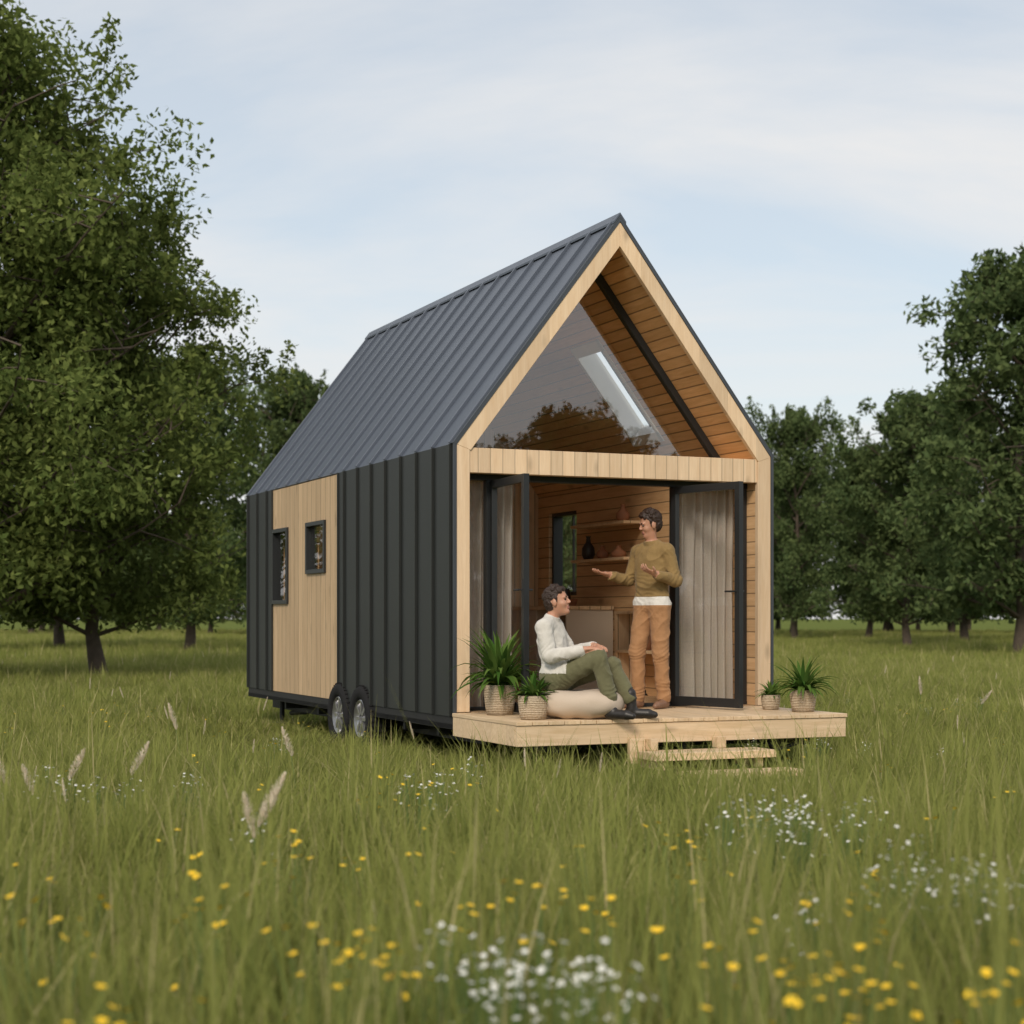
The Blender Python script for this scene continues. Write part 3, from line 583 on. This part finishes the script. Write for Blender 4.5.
# ---------------------------------------------------------------- trees
M_bark=plain('bark',(.085,.065,.048),.95,0,.4,9,.8)
M_leafA=leafmat('tree_leaf',(.090,.130,.036),(.21,.250,.074),None,.38,0,.2)
M_leafB=leafmat('tree_leaf_dark',(.066,.104,.042),(.142,.182,.070),None,.34,0,.25)
def maketree(name,seed,Ht,R,cb,nl,ls,lm,nlimb=30,droop=0.0):
    r=random.Random(seed); g=np.random.default_rng(seed); TV=[];TF=[]
    def addt(p,rd,n=7):
        V,F=tube(p,rd,n); b=len(TV); TV.extend(V); TF.extend([tuple(i+b for i in f) for f in F])
    def gc(s): return max(-1.5*s,min(1.5*s,r.gauss(0,s)))
    tr=[];k=9
    for i in range(k+1): 
        t=i/k; tr.append(Vector((.35*mnoise.noise(Vector((t*3,seed,0)))*Ht*.12,.35*mnoise.noise(Vector((t*3,seed,9)))*Ht*.12,t*Ht*.93)))
    r0=Ht*.015; addt(tr,[r0*(1.35 if i==0 else 1)*(1-.93*i/k) for i in range(k+1)],10)
    def tp(t): q=t*k; i=min(int(q),k-1); return tr[i].lerp(tr[i+1],q-i)
    cl=[]
    for i in range(nlimb):
        h=cb+(1-cb)*((i+.5)/nlimb)**.9; hh=(h-cb)/(1-cb)
        env=R*(max(.03,math.sin(math.pi*min(1,(.24+.76*hh)))**.50))*r.uniform(.76,1.06)
        az=i*2.4+r.uniform(-.5,.5); st=tp(max(.10,h*.93-.10*(1-hh)-.02)); up=r.uniform(.2,.5)+.6*hh-droop
        d=Vector((math.cos(az),math.sin(az),up)); pts=[st]
        for j in range(1,5): pts.append(st+d*env*j/4*.85+Vector((r.uniform(-1,1),r.uniform(-1,1),r.uniform(-.6,1)))*env*.06*j/4)
        addt(pts,[r0*.34*(1-.22*j) for j in range(5)],5)
        for m in range(9):
            t=r.uniform(.3,1.0); q=t*4; a=min(int(q),3); p=pts[a].lerp(pts[a+1],q-a)
            e=p+Vector((gc(1),gc(1),gc(.7)+.25))*(.18*R*(.6+.5*t))
            addt([p,(p+e)/2+Vector((0,0,.05)),e],[r0*.10,r0*.07,r0*.02],4); cl.append((e,r.uniform(.5,1.05),0))
            if r.random()<.55:
                e2=e+Vector((math.cos(az)*.35,math.sin(az)*.35,r.uniform(.5,1.2)))*r.uniform(.5,1.0)*R*.19; addt([e,e2],[r0*.04,r0*.015],3)
                for q2 in (.35,.7,1.0): cl.append((e.lerp(e2,q2),r.uniform(.16,.30),0))
    for m in range(12): 
        e=tr[-1]+Vector((gc(.5),gc(.5),r.uniform(-1.2,.8)))*R*.16; cl.append((e,r.uniform(.35,.7),0))
    wts=np.array([c[1]**1.6 for c in cl]); cen=np.array([tuple(c[0]) for c in cl]); rad=np.array([c[1] for c in cl])*R*.17
    ix=g.choice(len(cl),nl,p=wts/wts.sum()); dirs=g.normal(size=(nl,3)); dirs/=np.linalg.norm(dirs,axis=1)[:,None]
    C=cen[ix]+dirs*(rad[ix]*g.random(nl)**.5)[:,None]*np.array((1.1,1.1,.85)); zmin=1.0+.6*g.random(nl); C[:,2]=np.where(C[:,2]<zmin,zmin+g.random(nl)*.9,C[:,2])
    a=g.normal(size=(nl,3))+dirs*.8; a[:,2]-=.1; a/=np.linalg.norm(a,axis=1)[:,None]
    b=np.cross(a,g.normal(size=(nl,3))+np.array((0,0,1.2))); b/=np.linalg.norm(b,axis=1)[:,None]+1e-9
    s=(ls*g.uniform(.6,1.25,nl))[:,None]
    LV=np.stack([C-a*s*.5,C+b*s*.25-a*s*.02,C+a*s*.5,C-b*s*.25-a*s*.02],1).reshape(-1,3); LF=np.arange(nl*4).reshape(-1,4)
    cr=np.repeat(g.random(nl)*.65+.35*(g.random(len(cl))[ix]),4); nt_=len(TV)
    V=np.concatenate([np.array([tuple(v) for v in TV]),LV]); F=np.concatenate([np.array(TF),LF+nt_])
    at=np.zeros((len(V),3)); at[nt_:,0]=cr
    return quadmesh(name,V,F,[M_bark,lm],np.concatenate([np.zeros(len(TF)),np.ones(nl)]),np.concatenate([np.ones(len(TF),bool),np.zeros(nl,bool)]),at)
T1=maketree('tree_mesh_a',11,13.3,5.4,.08,100000,.17,M_leafA,48)
T2=maketree('tree_mesh_b',23,10.2,4.0,.15,68000,.15,M_leafA,38)
T3=maketree('tree_mesh_c',37,12.5,4.2,.12,38000,.24,M_leafB,34)
T4=maketree('tree_mesh_d',51,11.0,3.8,.14,32000,.24,M_leafB,30)
def tree(me,px,d,s=1.0,rot=0,kx=1.0):
    p=at_px(px,d); addobj('deciduous_tree',me,None,Matrix.Translation(p)@Matrix.Rotation(rot,4,'Z')@Matrix.Diagonal((s*kx,s*kx,s,1)))
tree(T1,-28,34,1.0,.3); tree(T2,100,36,1.0,1.2)
tree(T3,190,62,.92,.5); tree(T4,292,88,1.30,2.1,.85); tree(T3,60,70,1.05,3.3); tree(T4,-60,60,1.1,1.0)
tree(T3,1020,56,1.12,4.2); tree(T4,908,72,1.0,.4); tree(T3,795,96,1.10,2.7,.8); tree(T4,868,100,1.05,5.0); tree(T3,965,84,1.0,1.4); tree(T4,1110,60,1.1,3.0); tree(T4,735,112,1.1,1.1); tree(T3,1075,90,1.1,.3)
# ---------------------------------------------------------------- scatter via geometry nodes
def scatter(name,objs,P,rot,scl,idx):
    col=bpy.data.collections.new(name+'_source')
    for o in objs: col.objects.link(o)
    me=bpy.data.meshes.new(name); n=len(P); me.vertices.add(n); me.vertices.foreach_set('co',np.asarray(P,dtype=np.float32).ravel())
    a=me.attributes.new('irot','FLOAT_VECTOR','POINT'); a.data.foreach_set('vector',np.asarray(rot,dtype=np.float32).ravel())
    a=me.attributes.new('iscl','FLOAT_VECTOR','POINT'); a.data.foreach_set('vector',np.asarray(scl,dtype=np.float32).ravel())
    a=me.attributes.new('iidx','INT','POINT'); a.data.foreach_set('value',np.asarray(idx,dtype=np.int32))
    me.update(); o=addobj(name,me)
    g=bpy.data.node_groups.new(name+'_nodes','GeometryNodeTree'); g.interface.new_socket('Geometry',in_out='INPUT',socket_type='NodeSocketGeometry'); g.interface.new_socket('Geometry',in_out='OUTPUT',socket_type='NodeSocketGeometry')
    gi=g.nodes.new('NodeGroupInput'); go=g.nodes.new('NodeGroupOutput'); ip=g.nodes.new('GeometryNodeInstanceOnPoints'); ci=g.nodes.new('GeometryNodeCollectionInfo')
    ci.inputs['Collection'].default_value=col; ci.inputs['Separate Children'].default_value=True; ci.inputs['Reset Children'].default_value=True
    ip.inputs['Pick Instance'].default_value=True
    def na(nm,t): q=g.nodes.new('GeometryNodeInputNamedAttribute'); q.data_type=t; q.inputs['Name'].default_value=nm; return q.outputs['Attribute']
    g.links.new(gi.outputs[0],ip.inputs['Points']); g.links.new(ci.outputs[0],ip.inputs['Instance']); g.links.new(na('irot','FLOAT_VECTOR'),ip.inputs['Rotation']); g.links.new(na('iscl','FLOAT_VECTOR'),ip.inputs['Scale']); g.links.new(na('iidx','INT'),ip.inputs['Instance Index']); g.links.new(ip.outputs[0],go.inputs[0])
    md=o.modifiers.new('scatter','NODES'); md.node_group=g; return o
M_grass=leafmat('grass_blade',(.155,.212,.048),(.290,.315,.097),(.54,.47,.26),.42,.45,.12)
def tile(name,seed,size,dens,hh,wd,seg,tufts,wide=0.0):
    g=np.random.default_rng(seed); n=int(dens*size*size); nt_=max(4,int(tufts*size*size))
    tc_=g.uniform(-.5,.5,(nt_,2))*size; th_=np.clip(g.normal(1,.27,nt_),.4,1.6); tcol=g.random(nt_); tdir=g.uniform(0,6.283,nt_)
    k=g.integers(0,nt_,n); loose=g.random(n)<.35; sp=.28/math.sqrt(tufts)
    xy=np.where(loose[:,None],g.uniform(-.5,.5,(n,2))*size,tc_[k]+g.normal(0,sp,(n,2)))
    az=np.where(g.random(n)<.5,tdir[k]+g.normal(0,.9,n),g.uniform(0,6.283,n)); H=hh*g.uniform(.35,1.0,n)*np.where(loose,.80,th_[k]); H*=np.where(g.random(n)<.05,1.3,1)
    w=wd*g.uniform(.5,1.5,n)*np.where(g.random(n)<wide,1.9,1); cr=np.clip(.5*g.random(n)+.5*tcol[k],0,1); c3=g.random(n)
    th=g.uniform(.02,.30,n); cur=np.abs(g.normal(0,.5,n))+.1; sa=az+g.normal(0,.4,n); sd=np.stack([-np.sin(sa),np.cos(sa),np.zeros(n)],1)
    p=np.stack([xy[:,0],xy[:,1],np.full(n,-.02)],1); rows=[];C=[]
    for j in range(seg+1):
        t=j/seg; ww=(w*(1-t**1.6)+w*.06)[:,None]; rows+= [p-sd*ww,p+sd*ww]; cc=np.stack([cr,np.full(n,t),c3],1); C+=[cc,cc]
        st=(H/seg)[:,None]; p=p+np.stack([np.cos(az)*np.sin(th),np.sin(az)*np.sin(th),np.cos(th)],1)*st; th=th+cur*1.1/seg*(1+t)
    V=np.stack(rows,1).reshape(-1,3); C=np.stack(C,1).reshape(-1,3); b=(np.arange(n)*(2*(seg+1)))[:,None]
    F=np.concatenate([b+np.array([2*j,2*j+1,2*j+3,2*j+2]) for j in range(seg)])
    return bpy.data.objects.new(name,quadmesh(name,V,F,[M_grass],smooth=True,attr=C))
near=[tile('grass_tile_%d'%i,100+i,.6,1800,.52,.0047,4,24,.10) for i in range(8)]
mid=[tile('grass_tile_m%d'%i,200+i,1.5,720,.42,.0065,3,12,.06) for i in range(5)]
far=[tile('grass_tile_f%d'%i,300+i,4.0,130,.42,.016,2,3) for i in range(4)]
def hloc(P): x=P[:,0]-HO[0]; y=P[:,1]-HO[1]; return x*CA+y*SA,-x*SA+y*CA
def mk(name,objs,size,d0,d1,k,m,hv):
    P=[]
    y=d0
    while y<d1:
        wx=k*y+m; nx=int(2*wx/size)+1
        for i in range(nx): P.append((-wx+i*size+rnd.uniform(-.1,.1)*size,y+rnd.uniform(-.1,.1)*size,0))
        y+=size
    P=np.array(P); hx,hy=hloc(P); inside=(hx>.5)&(hx<W-.4)&(hy>.8)&(hy<L-.5); P=P[~inside]; hx=hx[~inside];hy=hy[~inside]; n=len(P)
    lf=np.array([.5+1.0*mnoise.noise(Vector((p[0]*.5,p[1]*.5,3)))+.7*mnoise.noise(Vector((p[0]*1.3,p[1]*1.3,8))) for p in P]); hs=np.clip(.80+.45*lf,.6,1.3)*hv(P)
    under=(hx>-.2)&(hx<W+.1)&(hy>-1.6)&(hy<L+.1); hs[under]*=.50
    wh_=(hx>-1.9)&(hx<=-.2)&(hy>.9)&(hy<3.9); hs[wh_]*=.55
    st_=(hx>.3)&(hx<2.6)&(hy>-3.6)&(hy<=-1.6); hs[st_]*=.45
    R=np.stack([np.zeros(n),np.zeros(n),rng.integers(0,4,n)*math.pi/2],1)
    return scatter(name,objs,P,R,np.stack([np.full(n,1.05),np.full(n,1.05),hs],1),rng.integers(0,len(objs),n))
mk('meadow_grass',near,.6,2.6,19,.36,3,lambda P:np.clip(1.20-.064*(P[:,1]-6),.60,1.22))
mk('meadow_grass',mid,1.5,19.2,47,.36,4,lambda P:np.full(len(P),.70))
mk('meadow_grass',far,4.0,48,150,.40,10,lambda P:np.full(len(P),.85))
# flowers
M_yel=plain('yellow_petal',(.90,.60,.02),.5,0,.1,30); M_wht=plain('white_petal',(.82,.82,.78),.6,0,.06,30); M_stem=plain('flower_stem',(.10,.16,.04),.7,0,.2,20); M_plume=fabric('seed_head',(.85,.76,.62),.4,120)
def flower(name,mat,r,H,heads,spread,seed,np_=5,dome=.3):
    q=random.Random(seed); a=MB()
    for i in range(heads):
        x,y=q.gauss(0,spread),q.gauss(0,spread); h=H*q.uniform(.85,1.08)-dome*(x*x+y*y)/max(spread,.01)
        a.tube([(x*.3,y*.3,0),(x*.6,y*.6,h*.55),(x,y,h)],[.0022,.0018,.0014],4,1)
        tx,ty=q.uniform(-.5,.5),q.uniform(-.5,.5)
        for k in range(np_):
            t=6.283*k/np_+q.random()*.2; c,s=math.cos(t),math.sin(t); 
            P=[(0,0,0),(c*.6-s*.42,s*.6+c*.42,.28),(c,s,.34),(c*.6+s*.42,s*.6-c*.42,.28)]
            a.add([(x+u*r,y+v*r,h+w*r+(u*tx+v*ty)*r) for u,v,w in P],[(0,1,2,3)],0)
        a.lathe([(.001,.3*r),(.25*r,.22*r),(.2*r,0)],(x,y,h),6,0)
    me=bpy.data.meshes.new(name); me.from_pydata(a.V,[],a.F); me.materials.append(mat); me.materials.append(M_stem); me.polygons.foreach_set('material_index',a.m); me.update()
    return bpy.data.objects.new(name,me)
def plume(name,seed,H):
    q=random.Random(seed); a=MB(); lean=q.uniform(-.08,.08); pts=[(lean*t*t*1.2,0,H*t) for t in (0,.3,.6,.8,1)]
    a.tube(pts,[.002]*5,4,1); 
    for i in range(190):
        t=q.random(); z=H*.80+H*.30*t; rr=.015*math.sin(math.pi*min(1,.12+.86*t))**.7; th=q.uniform(0,6.28); bx=lean*1.2+(t-.5)*lean
        p=Vector((bx+rr*.4*math.cos(th),rr*.4*math.sin(th),z)); e=p+Vector((math.cos(th)*rr*1.1,math.sin(th)*rr*1.1,.018)); s=Vector((-math.sin(th),math.cos(th),0))*.0024
        a.add([p-s,p+s,e+s*.3,e-s*.3],[(0,1,2,3)],0)
    me=bpy.data.meshes.new(name); me.from_pydata(a.V,[],a.F); me.materials.append(M_plume); me.materials.append(M_stem); me.polygons.foreach_set('material_index',a.m); me.update()
    return bpy.data.objects.new(name,me)
def fscatter(spots):
    P=[];R=[];S=[]
    for px,py,hgt,n,sp in spots:
        d=(CAMZ-hgt)*FPX/(py-618); c=at_px(px,d)
        for i in range(n):
            P.append((c.x+rnd.gauss(0,sp) if n>1 else c.x,c.y+rnd.gauss(0,sp*1.6) if n>1 else c.y,0)); s=hgt/.45*rnd.uniform(.92,1.12); R.append((rnd.gauss(0,.08),rnd.gauss(0,.08),rnd.uniform(0,6.28))); S.append((min(s,1.0),min(s,1.0),s))
    return P,R,S
ye=[flower('buttercup_%d'%i,M_yel,.0145,.47,3,.05,i) for i in range(4)]
sp=[(370,955,.52,6,.06),(355,965,.52,4,.05),(212,912,.52,5,.08),(20,942,.52,5,.08),(755,958,.52,7,.10),(830,945,.52,5,.08),(850,970,.52,4,.1),(835,1005,.52,5,.06),(1000,1003,.52,5,.07),(545,925,.52,5,.08),(350,860,.48,4,.15),(285,860,.48,3,.1),(115,1010,.52,3,.06),(400,800,.44,4,.25),(325,795,.44,3,.2),(520,905,.50,3,.1),(870,905,.50,3,.12),(700,830,.46,3,.2),(885,830,.46,4,.3),(640,870,.48,3,.2),(440,930,.52,3,.1),(915,690,.2,5,1.4),(860,680,.2,4,1.2),(60,690,.2,4,1.4)]
P,R,S=fscatter(sp)
for i in range(120):
    d=rnd.uniform(5,26); P.append((rnd.uniform(-1,1)*(.32*d+2),d,0)); s=1.02-.024*max(0,d-5); R.append((rnd.gauss(0,.1),rnd.gauss(0,.1),rnd.uniform(0,6.28))); S.append((s,s,max(.6,s)))
hx,hy=hloc(np.array(P)); ok=~((hx>-.3)&(hx<W+.2)&(hy>-2)&(hy<L)); P=np.array(P)[ok];R=np.array(R)[ok];S=np.array(S)[ok]
scatter('yellow_wildflowers',ye,P,R,S,[rnd.randrange(4) for _ in P])
wh=[flower('yarrow_%d'%i,M_wht,.0095,.46,22,.055,50+i,5,.5) for i in range(4)]
P,R,S=fscatter([(520,965,.54,8,.10),(480,955,.54,2,.07),(985,872,.54,9,.14),(950,865,.52,4,.12),(808,808,.49,10,.16),(100,775,.44,5,.22),(430,772,.42,4,.25),(828,888,.52,1,.05),(855,745,.32,7,.5),(1000,705,.25,9,1.0),(300,745,.32,2,.3),(250,818,.47,1,.1)])
scatter('white_wildflowers',wh,P,R,S,[rnd.randrange(4) for _ in P])
pl=[plume('seed_plume_%d'%i,i,.5) for i in range(4)]
P,R,S=[],[],[]
for px,py,hgt in ((60,758,.56),(113,752,.60),(228,788,.62),(236,800,.56),(183,712,.62),(297,738,.56),(917,680,.6),(35,778,.50),(257,815,.56),(243,645,.6),(972,690,.5),(12,765,.5)):
    d=(CAMZ-hgt*.92)*FPX/(py+8-618) if py>660 else 22
    c=at_px(px,min(d,26)); P.append(tuple(c)); s=hgt/.5; R.append((rnd.gauss(0,.10),rnd.gauss(.12,.12),rnd.gauss(0,.3))); S.append((1.3,1.3,s))
for i in range(90):
    d=rnd.uniform(5,45); P.append((rnd.uniform(-1,1)*(.32*d+2),d,0)); s=rnd.uniform(.65,.95); R.append((rnd.gauss(0,.12),rnd.gauss(0,.12),rnd.uniform(0,6.28))); S.append((.5,.5,s))
hx,hy=hloc(np.array(P)); ok=~((hx>-.3)&(hx<W+.2)&(hy>-2)&(hy<L)); P=np.array(P)[ok];R=np.array(R)[ok];S=np.array(S)[ok]
scatter('seed_head_grass',pl,P,R,S,[rnd.randrange(4) for _ in P])
# distant woods (front and behind the camera, real geometry)
P=[];S=[]
for i in range(75):
    d=rnd.uniform(118,190); P.append((rnd.uniform(-.55,.55)*d,d,0)); s=rnd.uniform(.75,1.1); S.append((s*1.2,s*1.2,s))
for i in range(28):
    a=rnd.uniform(-2.9,-.24) ; d=rnd.uniform(60,95); P.append((d*math.cos(a),d*math.sin(a),0)); s=rnd.uniform(.8,1.15); S.append((s,s,s))
for i in range(11):
    a=-1.05+i*.075+rnd.uniform(-.02,.02); d=rnd.uniform(50,60); P.append((d*math.cos(a),d*math.sin(a),0)); s=rnd.uniform(.72,1.0); S.append((s,s,s))
to=[bpy.data.objects.new('wood_tree_%d'%i,m) for i,m in enumerate((T3,T4))]
scatter('distant_treeline',to,P,[(0,0,rnd.uniform(0,6.28)) for _ in P],S,[rnd.randrange(2) for _ in P])
# ground
m,nt,out=newmat('meadow_ground'); tc=nd(nt,'ShaderNodeTexCoord'); n1=nd(nt,'ShaderNodeTexNoise',Vector=tc.outputs['Object'],Scale=.35,Detail=8.0); n2=nd(nt,'ShaderNodeTexNoise',Vector=tc.outputs['Object'],Scale=12.0,Detail=6.0)
c=mixc(nt,n1.outputs[0],(.12,.165,.042),(.20,.235,.075)); c=mixc(nt,mth(nt,'MULTIPLY',n2.outputs[0],.6),c,(.07,.07,.025))
b=nd(nt,'ShaderNodeBsdfDiffuse',Color=c); bp=nd(nt,'ShaderNodeBump',Height=n2.outputs[0],Strength=.6,Distance=.1); nt.links.new(bp.outputs[0],b.inputs['Normal']); nt.links.new(b.outputs[0],out.inputs[0])
a=MB(); a.add([(-1500,-800,0),(1500,-800,0),(1500,2500,0),(-1500,2500,0)],[(0,1,2,3)]); a.obj('ground',m)
# ---------------------------------------------------------------- light & sky
SUN=Vector((-.20,-.82,.60)).normalized()
sun=bpy.data.lights.new('sun','SUN'); sun.energy=2.3; sun.angle=math.radians(14); sun.color=(1.0,.88,.73)
so=bpy.data.objects.new('sun',sun); sc.collection.objects.link(so); so.rotation_euler=SUN.to_track_quat('Z','Y').to_euler()
w=bpy.data.worlds.new('World'); sc.world=w; w.use_nodes=True; nt=w.node_tree; nt.nodes.clear()
out=nt.nodes.new('ShaderNodeOutputWorld'); sk=nd(nt,'ShaderNodeTexSky',{'sky_type':'NISHITA','sun_disc':False,'sun_elevation':math.asin(SUN.z),'sun_rotation':math.atan2(SUN.x,SUN.y),'air_density':1.0,'dust_density':1.0,'ozone_density':1.2})
sk2=nd(nt,'ShaderNodeVectorMath',{'operation':'MULTIPLY_ADD'},i0=sk.outputs[0],i1=(.9,.95,.92),i2=(1.9,2.1,2.2))
tc=nd(nt,'ShaderNodeTexCoord'); sx=nd(nt,'ShaderNodeSeparateXYZ',Vector=tc.outputs['Generated'])
zz=mth(nt,'ADD',mth(nt,'MAXIMUM',sx.outputs[2],0.0),.22)
cv=nd(nt,'ShaderNodeCombineXYZ',X=mth(nt,'DIVIDE',sx.outputs[0],zz),Y=mth(nt,'DIVIDE',sx.outputs[1],zz),Z=0.0)
mp=nd(nt,'ShaderNodeMapping',Vector=cv.outputs[0],Rotation=(0,0,-.95),Scale=(.9,1.9,1),Location=(2.3,.9,0))
n1=nd(nt,'ShaderNodeTexNoise',Vector=mp.outputs[0],Scale=1.1,Detail=8.0,Roughness=.55,Distortion=.5)
cf=nd(nt,'ShaderNodeMapRange',Value=n1.outputs[0],i1=.36,i2=.66,i3=.42,i4=.95)
hz=nd(nt,'ShaderNodeMapRange',Value=sx.outputs[2],i1=0.02,i2=.27,i3=.96,i4=0.1)
fac=mth(nt,'MAXIMUM',cf.outputs[0],hz.outputs[0])
c=mixc(nt,fac,sk2.outputs[0],(8.35,8.25,8.15))
bg=nd(nt,'ShaderNodeBackground',Color=c,Strength=.103); nt.links.new(bg.outputs[0],out.inputs[0])
# ---------------------------------------------------------------- camera
cam=bpy.data.cameras.new('camera'); co=bpy.data.objects.new('camera',cam); sc.collection.objects.link(co)
co.location=(0,0,CAMZ); co.rotation_euler=(math.pi/2,0,0); cam.sensor_width=36; cam.lens=FPX/1024*36; cam.shift_y=106/1024
cam.clip_start=.1; cam.clip_end=5000; cam.dof.use_dof=True; cam.dof.focus_distance=14.6; cam.dof.aperture_fstop=2.6
sc.camera=co
